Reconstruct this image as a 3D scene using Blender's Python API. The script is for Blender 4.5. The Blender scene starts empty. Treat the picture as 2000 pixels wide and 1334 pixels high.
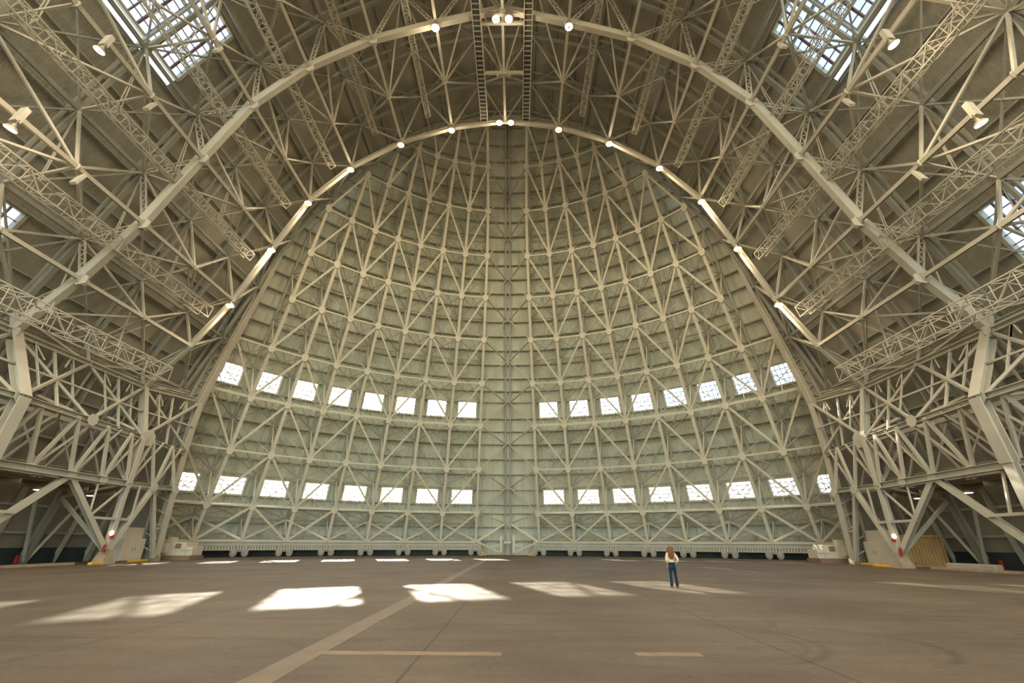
import bpy, math, random
from math import sin, cos, pi, radians, atan2, sqrt, acos
from mathutils import Vector, Matrix
random.seed(7)
scene = bpy.context.scene
col = scene.collection

# ------------------------------------------------------------------ helpers
V = Vector
def lerp(a, b, t): return a + (b - a) * t
def interp(x, xs, ys):
    if x <= xs[0]: return ys[0] + (ys[1]-ys[0])*(x-xs[0])/(xs[1]-xs[0])
    for i in range(len(xs)-1):
        if x <= xs[i+1]: return ys[i] + (ys[i+1]-ys[i])*(x-xs[i])/(xs[i+1]-xs[i])
    return ys[-1] + (ys[-1]-ys[-2])*(x-xs[-1])/(xs[-1]-xs[-2])

class MB:
    """collects simple solids into one mesh"""
    def __init__(s): s.v = []; s.f = []; s.uv = {}
    def add(s, vs, fs):
        n = len(s.v); s.v.extend(vs); s.f.extend([tuple(i+n for i in f) for f in fs])
    def beam(s, a, b, w, d=None, up=(0, 0, 1), caps=True):
        a = V(a); b = V(b); d = w if d is None else d
        t = b - a
        if t.length < 1e-4: return
        t.normalize(); up = V(up); side = t.cross(up)
        if side.length < 1e-3: side = t.cross(V((1, 0, 0.01)))
        side.normalize(); u = side.cross(t).normalized()
        sx = side*(w/2); uy = u*(d/2)
        vs = [a-sx-uy, a+sx-uy, a+sx+uy, a-sx+uy, b-sx-uy, b+sx-uy, b+sx+uy, b-sx+uy]
        fs = [(0,1,5,4), (1,2,6,5), (2,3,7,6), (3,0,4,7)]
        if caps: fs += [(3,2,1,0), (4,5,6,7)]
        s.add(vs, fs)
    def ibeam(s, a, b, w, d, up, t=0.05):
        """wide-flange section: two flanges and a web"""
        a = V(a); b = V(b); up = V(up); ax = (b-a)
        if ax.length < 1e-4: return
        ax.normalize(); side = ax.cross(up)
        if side.length < 1e-3: side = ax.cross(V((1,0,.01)))
        side.normalize(); u = side.cross(ax).normalized()
        o = u*(d/2 - t/2)
        s.beam(a+o, b+o, w, t, up); s.beam(a-o, b-o, w, t, up); s.beam(a, b, t, d-2*t, up)
    def poly(s, pts, w, d, up):
        for i in range(len(pts)-1):
            s.beam(pts[i], pts[i+1], w, d, up[i] if isinstance(up, list) else up)
    def laced(s, a, b, w, t, up, n=None, z=None):
        """two rails joined by zig-zag lacing bars"""
        a = V(a); b = V(b); ax = b-a; L = ax.length; ax.normalize()
        side = ax.cross(V(up)).normalized()
        p = side*(w/2)
        s.beam(a+p, b+p, t, t*1.6, up); s.beam(a-p, b-p, t, t*1.6, up)
        n = n or max(2, int(L/(w*1.1))); z = z or t*.6
        for i in range(n):
            q0 = a + ax*(L*i/n); q1 = a + ax*(L*(i+1)/n); sg = 1 if i % 2 else -1
            s.beam(q0+p*sg, q1-p*sg, z, z, up, False)
    def plate(s, c, n, r, t, k=8, stretch=1, ax=None):
        c = V(c); n = V(n).normalized()
        e = V(ax) if ax is not None else V((0, 0, 1))
        e = (e - n*e.dot(n))
        if e.length < 1e-3: e = V((1,0,0)) - n*n.x
        e.normalize(); g = n.cross(e)
        vs = []
        for sg in (-1, 1):
            for i in range(k):
                an = 2*pi*(i+.5)/k
                vs.append(c + e*(cos(an)*r*stretch) + g*(sin(an)*r) + n*(sg*t/2))
        fs = [tuple(range(k-1, -1, -1)), tuple(range(k, 2*k))]
        fs += [(i, (i+1) % k, k+(i+1) % k, k+i) for i in range(k)]
        s.add(vs, fs)
    def box(s, lo, hi, shear=None):
        x0,y0,z0 = lo; x1,y1,z1 = hi
        vs = [V(p) for p in ((x0,y0,z0),(x1,y0,z0),(x1,y1,z0),(x0,y1,z0),(x0,y0,z1),(x1,y0,z1),(x1,y1,z1),(x0,y1,z1))]
        s.add(vs, [(3,2,1,0),(4,5,6,7),(0,1,5,4),(1,2,6,5),(2,3,7,6),(3,0,4,7)])
    def cyl(s, a, b, r0, r1=None, k=12, caps=True):
        a = V(a); b = V(b); r1 = r0 if r1 is None else r1
        t = (b-a).normalized(); e = t.orthogonal().normalized(); g = t.cross(e)
        vs = [a + (e*cos(2*pi*i/k)+g*sin(2*pi*i/k))*r0 for i in range(k)]
        vs += [b + (e*cos(2*pi*i/k)+g*sin(2*pi*i/k))*r1 for i in range(k)]
        fs = [(i, (i+1) % k, k+(i+1) % k, k+i) for i in range(k)]
        if caps: fs += [tuple(range(k-1,-1,-1)), tuple(range(k, 2*k))]
        s.add(vs, fs)
    def tube(s, pts, rs, k=8):
        for i in range(len(pts)-1): s.cyl(pts[i], pts[i+1], rs[i], rs[i+1], k)
    def sphere(s, c, r, sc=(1,1,1), k=12, m=8):
        c = V(c); vs = []; fs = []
        for j in range(m+1):
            th = pi*j/m
            for i in range(k):
                ph = 2*pi*i/k
                vs.append(c + V((r*sc[0]*sin(th)*cos(ph), r*sc[1]*sin(th)*sin(ph), r*sc[2]*cos(th))))
        for j in range(m):
            for i in range(k):
                fs.append((j*k+i, (j+1)*k+i, (j+1)*k+(i+1) % k, j*k+(i+1) % k))
        s.add(vs, fs)
    def build(s, name, mat, parent=None, smooth=False, bevel=0):
        me = bpy.data.meshes.new(name)
        off = V((0,0,0))
        if parent is not None:
            q = parent
            while q is not None: off = off + V(q.location); q = q.parent
        me.from_pydata([tuple(p-off) for p in s.v], [], s.f)
        me.materials.append(mat)
        if s.uv:
            uvl = me.uv_layers.new(name='UVMap')
            for li, l in enumerate(me.loops):
                uvl.data[li].uv = s.uv.get(l.vertex_index, (0, 0))
        if smooth:
            for p in me.polygons: p.use_smooth = True
        me.update()
        o = bpy.data.objects.new(name, me); col.objects.link(o)
        if parent is not None: o.parent = parent
        if bevel:
            m = o.modifiers.new('b', 'BEVEL'); m.width = bevel; m.segments = 2; m.limit_method = 'ANGLE'
        return o

def thing(name, label, cat, loc=(0,0,0), group=None, kind=None):
    o = bpy.data.objects.new(name, None); col.objects.link(o); o.location = loc
    o.empty_display_size = .2
    o['label'] = label; o['category'] = cat
    if group: o['group'] = group
    if kind: o['kind'] = kind
    return o
def tag(o, label, cat, group=None, kind=None):
    o['label'] = label; o['category'] = cat
    if group: o['group'] = group
    if kind: o['kind'] = kind
    return o
def copy_tree(o, parent=None):
    c = o.copy(); col.objects.link(c); c.parent = parent
    for ch in [q for q in bpy.data.objects if q.parent == o]: copy_tree(ch, c)
    return c
ORD = ['first','second','third','fourth','fifth','sixth','seventh','eighth','ninth','tenth']

# ------------------------------------------------------------------ materials
def new_mat(name):
    m = bpy.data.materials.new(name); m.use_nodes = True
    nt = m.node_tree; nt.nodes.clear()
    out = nt.nodes.new('ShaderNodeOutputMaterial')
    return m, nt, out
def paint(name, rgb, rough=.55, metal=0, var=.08, scale=.6, spec=.35, dirt=None):
    m, nt, out = new_mat(name)
    b = nt.nodes.new('ShaderNodeBsdfPrincipled')
    b.inputs['Roughness'].default_value = rough; b.inputs['Metallic'].default_value = metal
    b.inputs['Specular IOR Level'].default_value = spec
    tc = nt.nodes.new('ShaderNodeTexCoord'); n = nt.nodes.new('ShaderNodeTexNoise')
    n.inputs['Scale'].default_value = scale; n.inputs['Detail'].default_value = 4
    nt.links.new(tc.outputs['Object'], n.inputs['Vector'])
    r = nt.nodes.new('ShaderNodeValToRGB')
    r.color_ramp.elements[0].position = .3; r.color_ramp.elements[1].position = .7
    r.color_ramp.elements[0].color = tuple(c*(1-var) for c in (dirt or rgb)) + (1,)
    r.color_ramp.elements[1].color = tuple(min(1, c*(1+var)) for c in rgb) + (1,)
    nt.links.new(n.outputs['Fac'], r.inputs['Fac']); nt.links.new(r.outputs['Color'], b.inputs['Base Color'])
    nt.links.new(b.outputs['BSDF'], out.inputs['Surface'])
    return m
def corrugated(name, rgb, pitch=.22, depth=.05, panel=1.6, var=.1):
    """ribbed steel sheeting: UV u runs across the ribs, v along them, both in metres"""
    m, nt, out = new_mat(name)
    N = nt.nodes; L = nt.links
    b = N.new('ShaderNodeBsdfPrincipled'); b.inputs['Roughness'].default_value = .6
    b.inputs['Specular IOR Level'].default_value = .3
    uv = N.new('ShaderNodeUVMap'); uv.uv_map = 'UVMap'
    sp = N.new('ShaderNodeSeparateXYZ'); L.new(uv.outputs['UV'], sp.inputs[0])
    mu = N.new('ShaderNodeMath'); mu.operation = 'MULTIPLY'; mu.inputs[1].default_value = 2*pi/pitch
    L.new(sp.outputs['X'], mu.inputs[0])
    sn = N.new('ShaderNodeMath'); sn.operation = 'SINE'; L.new(mu.outputs[0], sn.inputs[0])
    bp = N.new('ShaderNodeBump'); bp.inputs['Strength'].default_value = 1; bp.inputs['Distance'].default_value = depth
    L.new(sn.outputs[0], bp.inputs['Height']); L.new(bp.outputs['Normal'], b.inputs['Normal'])
    # panel to panel tint
    dv = N.new('ShaderNodeVectorMath'); dv.operation = 'DIVIDE'; dv.inputs[1].default_value = (panel, 6.3, 1)
    L.new(uv.outputs['UV'], dv.inputs[0])
    fl = N.new('ShaderNodeVectorMath'); fl.operation = 'FLOOR'; L.new(dv.outputs[0], fl.inputs[0])
    wn = N.new('ShaderNodeTexWhiteNoise'); wn.noise_dimensions = '2D'; L.new(fl.outputs[0], wn.inputs['Vector'])
    ns = N.new('ShaderNodeTexNoise'); ns.inputs['Scale'].default_value = .35; ns.inputs['Detail'].default_value = 6
    L.new(uv.outputs['UV'], ns.inputs['Vector'])
    ad = N.new('ShaderNodeMath'); ad.operation = 'ADD'; L.new(wn.outputs['Value'], ad.inputs[0]); L.new(ns.outputs['Fac'], ad.inputs[1])
    r = N.new('ShaderNodeMapRange'); r.inputs['From Min'].default_value = 0.2; r.inputs['From Max'].default_value = 1.8
    r.inputs['To Min'].default_value = 1-var; r.inputs['To Max'].default_value = 1+var
    L.new(ad.outputs[0], r.inputs['Value'])
    # groove tone: base colour a little darker in the grooves
    mr = N.new('ShaderNodeMapRange'); mr.inputs['From Min'].default_value = -1; mr.inputs['From Max'].default_value = 1
    mr.inputs['To Min'].default_value = .88; mr.inputs['To Max'].default_value = 1.05
    L.new(sn.outputs[0], mr.inputs['Value'])
    mm = N.new('ShaderNodeMath'); mm.operation = 'MULTIPLY'; L.new(r.outputs[0], mm.inputs[0]); L.new(mr.outputs[0], mm.inputs[1])
    vm = N.new('ShaderNodeVectorMath'); vm.operation = 'SCALE'; vm.inputs[0].default_value = rgb
    L.new(mm.outputs[0], vm.inputs['Scale']); L.new(vm.outputs[0], b.inputs['Base Color'])
    L.new(b.outputs['BSDF'], out.inputs['Surface'])
    return m
def emit(name, rgb, s):
    m, nt, out = new_mat(name); e = nt.nodes.new('ShaderNodeEmission')
    e.inputs['Color'].default_value = rgb+(1,); e.inputs['Strength'].default_value = s
    nt.links.new(e.outputs[0], out.inputs['Surface']); return m
def glass(name, tint=(.93,.95,.96)):
    m, nt, out = new_mat(name)
    t = nt.nodes.new('ShaderNodeBsdfTransparent'); t.inputs['Color'].default_value = tint+(1,)
    g = nt.nodes.new('ShaderNodeBsdfGlossy'); g.inputs['Roughness'].default_value = .1
    mx = nt.nodes.new('ShaderNodeMixShader'); mx.inputs['Fac'].default_value = .06
    nt.links.new(t.outputs[0], mx.inputs[1]); nt.links.new(g.outputs[0], mx.inputs[2])
    nt.links.new(mx.outputs[0], out.inputs['Surface']); return m

STEEL = paint('cream_steel_paint', (.50,.485,.40), var=.06)
ARCH  = paint('cream_arch_paint', (.50,.49,.41), var=.08, scale=.4)
DSTEEL = paint('pale_door_steel_paint', (.62,.60,.48), var=.05)
STEEL_SHADE   = paint('shaded_outer_steel', (.29,.30,.26), var=.12)  # outer roof steel, its shade put into a darker base colour
GIRT  = paint('girt_paint', (.40,.41,.35), var=.12)
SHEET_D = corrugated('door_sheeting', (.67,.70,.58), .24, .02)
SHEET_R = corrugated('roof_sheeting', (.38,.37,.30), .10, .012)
GRATE = paint('dark_grating', (.10,.10,.09), var=.2)
GLASS = glass('window_glass')
MUNTIN = paint('muntin_paint', (.20,.13,.12))
DARK = paint('dark_blue_panel', (.035,.05,.055), var=.3)
WHITE = paint('white_cabinet_paint', (.72,.68,.58), var=.04)
YELLOW = paint('yellow_curb_paint', (.75,.47,.05), var=.15, scale=2)
TAN = paint('tan_container_paint', (.50,.33,.15), var=.12, scale=1)
CREAM = paint('pale_yellow_container_paint', (.70,.60,.36), var=.1, scale=2)
RED = paint('red_paint', (.30,.02,.015))
IRON = paint('grey_cast_iron', (.33,.33,.28), var=.2, scale=3)
CONC = paint('curb_concrete', (.36,.29,.20), var=.15, scale=2)
MACH = paint('machine_paint', (.56,.53,.42), var=.06)
BASE = paint('brown_plinth_paint', (.22,.15,.10), var=.1)
LAMPE = emit('lamp_glow', (1.0,.68,.36), 22)
ALARM = emit('alarm_light_glow', (1.0,.62,.35), 5)
SMALLE = emit('small_lamp_glow', (1.0,.75,.5), 7)
ALU = paint('lamp_housing', (.45,.40,.32), .4, .3)

# ------------------------------------------------------------------ shell geometry data
Yc = 29.6                                   # vertical axis on which the doors turn
ZL = [1.9, 6.17, 12.5, 18.9, 25.0, 31.3, 37.5, 43.6, 50.1, 56.3, 61.9, 66.5, 69.5]
RL = [49.6, 48.0, 44.9, 42.3, 39.4, 36.5, 33.9, 31.3, 28.4, 25.3, 21.8, 17.0, 11.0]
A1, DA = radians(5.84), radians(6.44)
def rin(z): return interp(z, ZL, RL)
OZ = [(ZL[k]+ZL[k+1])/2 + 1.4*min(1,(.55+.12*k)) for k in range(len(ZL)-1)]
OR = [(RL[k]+RL[k+1])/2 + 3.0 for k in range(len(ZL)-1)]
SZ = [0.0] + [z+.3 for z in OZ] + [74.5]; SR = [53.2] + [r+.9 for r in OR] + [4.0]
def rsk(z): return interp(z, SZ, SR)
YP = 50.2                                   # plane of the portal where the doors meet the hall
def dome(a, r, z): return V((r*sin(a), Yc + r*cos(a), z))
def rad(a): return V((sin(a), cos(a), .25)).normalized()
def rib_angle(i, k):
    a = A1 + (i-1)*DA
    if i == 1 and k >= 6: a = math.asin(min(.3, max(sin(A1), 3.05/max(RL[k], 5))))
    return a

# half profile of the hall (x >= 0), inner chord nodes, outer nodes and sheeting
INN = [(0,52.3),(6.9,51.2),(13.2,48.7),(19.0,44.6),(23.3,39.4),(26.2,32.7),(29.1,25.6),(32.2,20.3),(35.5,15.8)]
OUT = [(3.4,59.6),(11.2,57.0),(18.8,51.8),(24.1,45.2),(28.4,38.2),(31.1,31.2),(33.7,24.2),(36.3,17.6)]
SKN = [(0,62.6),(4,62.3),(12,59.2),(19.9,53.6),(25.6,46.2),(29.8,38.8),(32.6,31.6),(35.1,24.2),(37.8,17.0),(39.3,10),(40.5,4.2),(41.5,0)]
FY = [11.0, 17.3, 23.7, 30.0, 36.4, 42.8, 49.2]   # frame planes
MAIN = {17.3: 1, 30.0: 1, 42.8: 1}
Y0 = -55.0                                        # back of the built hall

# ------------------------------------------------------------------ floor
def floor_mat():
    m, nt, out = new_mat('concrete_floor'); N = nt.nodes; L = nt.links
    b = N.new('ShaderNodeBsdfPrincipled'); b.inputs['Roughness'].default_value = .62; b.inputs['Specular IOR Level'].default_value = .3
    tc = N.new('ShaderNodeTexCoord')
    def noise(sc, det=6, rough=.55, vec=None, dist=0):
        n = N.new('ShaderNodeTexNoise'); n.inputs['Scale'].default_value = sc; n.inputs['Detail'].default_value = det
        n.inputs['Roughness'].default_value = rough; n.inputs['Distortion'].default_value = dist
        L.new(vec or tc.outputs['Object'], n.inputs['Vector']); return n.outputs['Fac']
    def ramp(f, p0, p1, c0, c1):
        r = N.new('ShaderNodeValToRGB'); r.color_ramp.elements[0].position = p0; r.color_ramp.elements[1].position = p1
        r.color_ramp.elements[0].color = c0+(1,); r.color_ramp.elements[1].color = c1+(1,); L.new(f, r.inputs['Fac']); return r.outputs['Color']
    def mix(a, c, f, mode='MULTIPLY'):
        x = N.new('ShaderNodeMix'); x.data_type = 'RGBA'; x.blend_type = mode
        if isinstance(f, float): x.inputs[0].default_value = f
        else: L.new(f, x.inputs[0])
        L.new(a, x.inputs[6])
        if isinstance(c, tuple): x.inputs[7].default_value = c+(1,)
        else: L.new(c, x.inputs[7])
        return x.outputs[2]
    mp = N.new('ShaderNodeMapping'); mp.inputs['Scale'].default_value = (.35, 1.6, 1); mp.inputs['Rotation'].default_value = (0,0,.12)
    L.new(tc.outputs['Object'], mp.inputs['Vector'])
    c = ramp(noise(.22, 8, .6), .3, .72, (.10,.082,.06), (.19,.155,.11))
    c = mix(c, ramp(noise(1.1, 8, .7, mp.outputs[0]), .35, .7, (.80,.80,.80), (1.1,1.1,1.1)), .9)
    c = mix(c, ramp(noise(.5, 3, .5, mp.outputs[0], 1.2), .60, .72, (1,1,1), (.72,.70,.68)), .8)
    c = mix(c, ramp(noise(9, 4, .6), .42, .6, (.86,.86,.86), (1.06,1.06,1.06)), .7)
    c = mix(c, ramp(noise(.9, 2, .4, None, 2.0), .70, .76, (1,1,1), (.62,.6,.58)), .7)
    # slab joints: a grid of saw cuts 6.4 m apart
    sp = N.new('ShaderNodeSeparateXYZ'); L.new(tc.outputs['Object'], sp.inputs[0])
    def math_(op, a, bb=None, cc=None):
        x = N.new('ShaderNodeMath'); x.operation = op
        for i, q in enumerate((a, bb, cc)):
            if q is None: continue
            if isinstance(q, (int, float)): x.inputs[i].default_value = q
            else: L.new(q, x.inputs[i])
        return x.outputs[0]
    def joint(o, off, pitch, w):
        q = math_('PINGPONG', math_('ADD', o, off), pitch/2)
        return math_('LESS_THAN', q, w)
    j = math_('MAXIMUM', joint(sp.outputs['X'], .15, 6.5, .022), joint(sp.outputs['Y'], -10.7+6.5, 6.5, .02))
    c = mix(c, (.42,.38,.34), math_('MULTIPLY', j, .75))
    # round tyre marks
    for (cx, cy, r, w, s) in ((5.3,10.9,2.1,.16,.3),(5.3,10.9,1.8,.1,.22),(7.6,10.6,1.9,.16,.3),(6.4,13.6,1.5,.12,.25),(-4.6,8.4,2.6,.14,.2)):
        dx = math_('SUBTRACT', sp.outputs['X'], cx); dy = math_('SUBTRACT', sp.outputs['Y'], cy)
        d = math_('SQRT', math_('ADD', math_('MULTIPLY', dx, dx), math_('MULTIPLY', dy, dy)))
        k = math_('SUBTRACT', 1.0, math_('DIVIDE', math_('ABSOLUTE', math_('SUBTRACT', d, r)), w))
        k = math_('MAXIMUM', k, 0.0); k = math_('MULTIPLY', k, math_('MULTIPLY', noise(1.7, 3), s*4))
        k = math_('MULTIPLY', k, math_('MINIMUM', .7, math_('MAXIMUM', 0.0, math_('ADD', math_('MULTIPLY', dx, .8), -.2))))
        c = mix(c, (.35,.33,.32), k)
    L.new(c, b.inputs['Base Color'])
    bp = N.new('ShaderNodeBump'); bp.inputs['Strength'].default_value = .25; bp.inputs['Distance'].default_value = .02
    L.new(noise(3.5, 6, .6), bp.inputs['Height']); L.new(bp.outputs[0], b.inputs['Normal'])
    L.new(b.outputs[0], out.inputs['Surface']); return m
FLOOR = floor_mat()
m = MB(); m.box((-60, Y0-6, -.5), (60, 90, 0))
o = m.build('floor', FLOOR); tag(o, 'worn brown concrete hangar floor with slab joints and tyre marks', 'floor', kind='structure')

STRIPE = paint('faded_filled_trench', (.185,.15,.108), var=.14, scale=1.5)
m = MB(); m.box((-2.35,6.0,0),(-1.85,60,.004)); o = m.build('trim_1', STRIPE)
tag(o, 'pale filled strip running across the floor toward the doors', 'strip', kind='structure')
ORG = paint('worn_orange_line', (.25,.185,.12), var=.2, scale=3)
m = MB(); m.box((-2.0,9.35,0),(1.25,9.62,.005)); m.box((3.6,9.4,0),(4.75,9.68,.005)); o = m.build('trim_2', ORG)
tag(o, 'worn orange painted marks on the near floor', 'marking', kind='structure')
BLU = paint('pale_blue_line', (.34,.40,.38), var=.2, scale=3)
m = MB(); m.beam((16.6,43.0,.003),(18.4,36.0,.003),.14,.006); m.beam((17.3,43.0,.003),(18.1,39.4,.003),.1,.006); o = m.build('trim_3', BLU)
tag(o, 'pale blue line painted on the far floor', 'marking', kind='structure')

# ------------------------------------------------------------------ hall sheeting (roof and side walls)
def skin_strips(sg, i0, i1, name, kind_label, sky=True):
    """sheeting strips with stepped laps, cut out where the skylights are"""
    mb = MB()
    s = 0.0
    segs = []
    for i in range(i0, i1):
        a = V((SKN[i][0]*sg, 0, SKN[i][1])); b = V((SKN[i+1][0]*sg, 0, SKN[i+1][1]))
        L = (b-a).length; n = max(1, round(L/3.4))
        nor = V((-(b-a).z*sg*-1, 0, 0))
        for j in range(n):
            p = a.lerp(b, j/n); q = a.lerp(b, (j+1)/n)
            t = (q-p).normalized(); nr = V((-t.z, 0, t.x)) * (1 if sg < 0 else -1)
            if nr.dot(V((p.x, 0, p.z-10))) < 0: nr = -nr
            segs.append((p + nr*.0, q + nr*.32, nr, s, s+L/n)); s += L/n
    for p, q, nr, s0, s1 in segs:
        zm = (p.z+q.z)/2
        ys = [Y0, YP+.44]
        holes = []
        for (z0, z1, ya, yb) in SKYL:
            if sky and z0-.2 < zm < z1+.2: holes.append((ya, yb))
        cuts = sorted([Y0, YP+.44] + [c for h in holes for c in h])
        for c0, c1 in zip(cuts[:-1], cuts[1:]):
            if any(h[0] <= (c0+c1)/2 <= h[1] for h in holes): continue
            n0 = len(mb.v)
            pts = [V((p.x,c0,p.z)), V((p.x,c1,p.z)), V((q.x,c1,q.z)), V((q.x,c0,q.z))]
            mb.add(pts, [(0,1,2,3)])
            for k, (u, v) in enumerate(((c0,s0),(c1,s0),(c1,s1),(c0,s1))): mb.uv[n0+k] = (u, v)
            # lap step back to the line of the next strip
            n0 = len(mb.v); e = q - nr*.32
            mb.add([V((q.x,c0,q.z)), V((q.x,c1,q.z)), V((e.x,c1,e.z)), V((e.x,c0,e.z))], [(0,1,2,3)])
            for k, (u, v) in enumerate(((c0,s1),(c1,s1),(c1,s1),(c0,s1))): mb.uv[n0+k] = (u, v)
    return mb
SKYL = [(39.9, 46.1, -6.0, 27.7), (17.1, 24.1, -6.0, 26.9)]
NR = 8
mbs = [skin_strips(sg, 0, NR, '', '') for sg in (-1, 1)]
ceil = thing('ceiling', 'vaulted corrugated steel roof sheeting of the hangar', 'ceiling', (0,0,0), kind='structure')
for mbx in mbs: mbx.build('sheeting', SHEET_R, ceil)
walls = {}
for sg, nm in ((-1,'left'), (1,'right')):
    w = thing('wall_'+nm, f'leaning corrugated {nm} side wall rising from a dark base', 'wall', (0,0,0), kind='structure')
    mbx = MB(); s = 0
    pts = SKN[NR:]
    for i in range(len(pts)-1):
        a, b = pts[i], pts[i+1]; L = sqrt((a[0]-b[0])**2+(a[1]-b[1])**2); n0 = len(mbx.v)
        mbx.add([V((a[0]*sg,Y0,a[1])), V((a[0]*sg,YP+.44,a[1])), V((b[0]*sg,YP+.44,b[1])), V((b[0]*sg,Y0,b[1]))], [(0,1,2,3)])
        for k, (u, v) in enumerate(((Y0,s),(YP,s),(YP,s+L),(Y0,s+L))): mbx.uv[n0+k] = (u, v)
        s += L
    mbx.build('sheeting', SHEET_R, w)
    d = MB(); d.beam((41.15*sg,Y0,.62),(41.15*sg,YP-.3,.62),.06,1.25); d.build('base_panel', DARK, w)
    g = MB()
    for z in (2.45, 4.6, 7.2, 10, 13.4):
        x = interp(-z, [-q[1] for q in SKN], [q[0] for q in SKN]) - .18
        g.beam((x*sg, 5, z), (x*sg, YP-.3, z), .12, .2)
    g.build('girt', GIRT, w)
    for y in [5, 8.2]+[11+3.18*i for i in range(13)]:
        r = MB()
        pp = [V((SKN[i][0]*sg - .35*sg, y, max(SKN[i][1],0))) for i in range(NR, len(SKN))]
        for i in range(len(pp)-1): r.ibeam(pp[i], pp[i+1], .22, .35, (sg,0,.3), .04)
        r.build('rafter', STEEL, w)
    walls[nm] = w
# purlins under the roof sheeting
for sg in (-1, 1):
    for i in range(NR):
        a = V((SKN[i][0]*sg,0,SKN[i][1])); b = V((SKN[i+1][0]*sg,0,SKN[i+1][1])); L = (b-a).length; n = max(2, round(L/3.2))
        t = (b-a).normalized(); nr = V((t.z,0,-t.x))
        if nr.dot(V((-a.x,0,10-a.z))) < 0: nr = -nr
        for j in range(n):
            if i == 0 and j == 0 and sg > 0: continue
            p = a.lerp(b, j/n) + nr*.22
            mb = MB(); mb.beam((p.x,2,p.z),(p.x,YP-.2,p.z),.1,.26,nr); mb.build('purlin', GIRT, ceil)
    for yy in [5.0] + [11+6.37*i for i in range(7)]:
        mb = MB()
        for i in range(NR):
            a = V((SKN[i][0]*sg,yy,SKN[i][1])); b = V((SKN[i+1][0]*sg,yy,SKN[i+1][1]))
            t = (b-a).normalized(); nr = V((t.z,0,-t.x))
            if nr.dot(V((-a.x,0,10-a.z))) < 0: nr = -nr
            mb.beam(a+nr*.42, b+nr*.42, .16, .3, nr)
        mb.build('rafter', GIRT, ceil)

# ------------------------------------------------------------------ skylights
wn = 0
def skylight(sg, z0, z1, ya, yb, lab):
    global wn; wn += 1
    X = lambda z: interp(-z, [-q[1] for q in SKN], [q[0] for q in SKN])*sg
    r = thing(f'window_{wn}', lab, 'skylight', (0,0,0), kind='structure')
    n = V((sg*(z1-z0), 0, abs(X(z0)-X(z1)))).normalized()
    P = lambda y, z: V((X(z), y, z)) + n*.1
    fr = MB()
    for z in (z0, z1): fr.beam(P(ya,z), P(yb,z), .25, .5, n)
    for y in (ya, yb): fr.beam(P(y,z0), P(y,z1), .25, .5, n)
    fr.build('frame', STEEL, r)
    g = MB(); nz = 9; ny = int((yb-ya)/.95)
    for i in range(1, nz): g.beam(P(ya,lerp(z0,z1,i/nz)), P(yb,lerp(z0,z1,i/nz)), .07, .12, n)
    for j in range(1, ny): y = lerp(ya,yb,j/ny); g.beam(P(y,z0), P(y,z1), .11 if j % 2 else .2, .16, n)
    g.build('glazing_bars', MUNTIN, r)
    p = MB(); q = [P(ya,z0), P(yb,z0), P(yb,z1), P(ya,z1)]; q2 = [v + n*.02 for v in q]
    p.add(q+q2, [(0,1,2,3),(7,6,5,4)]); p.build('pane', GLASS, r)
for sg, side in ((-1,'left'), (1,'right')):
    skylight(sg, 39.9, 46.1, -6, 27.7, f'gridded roof skylight high on the {side}, upper of two')
    skylight(sg, 17.1, 24.1, -6, 26.9, f'gridded roof skylight at the {side} edge, lower of two')

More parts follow.
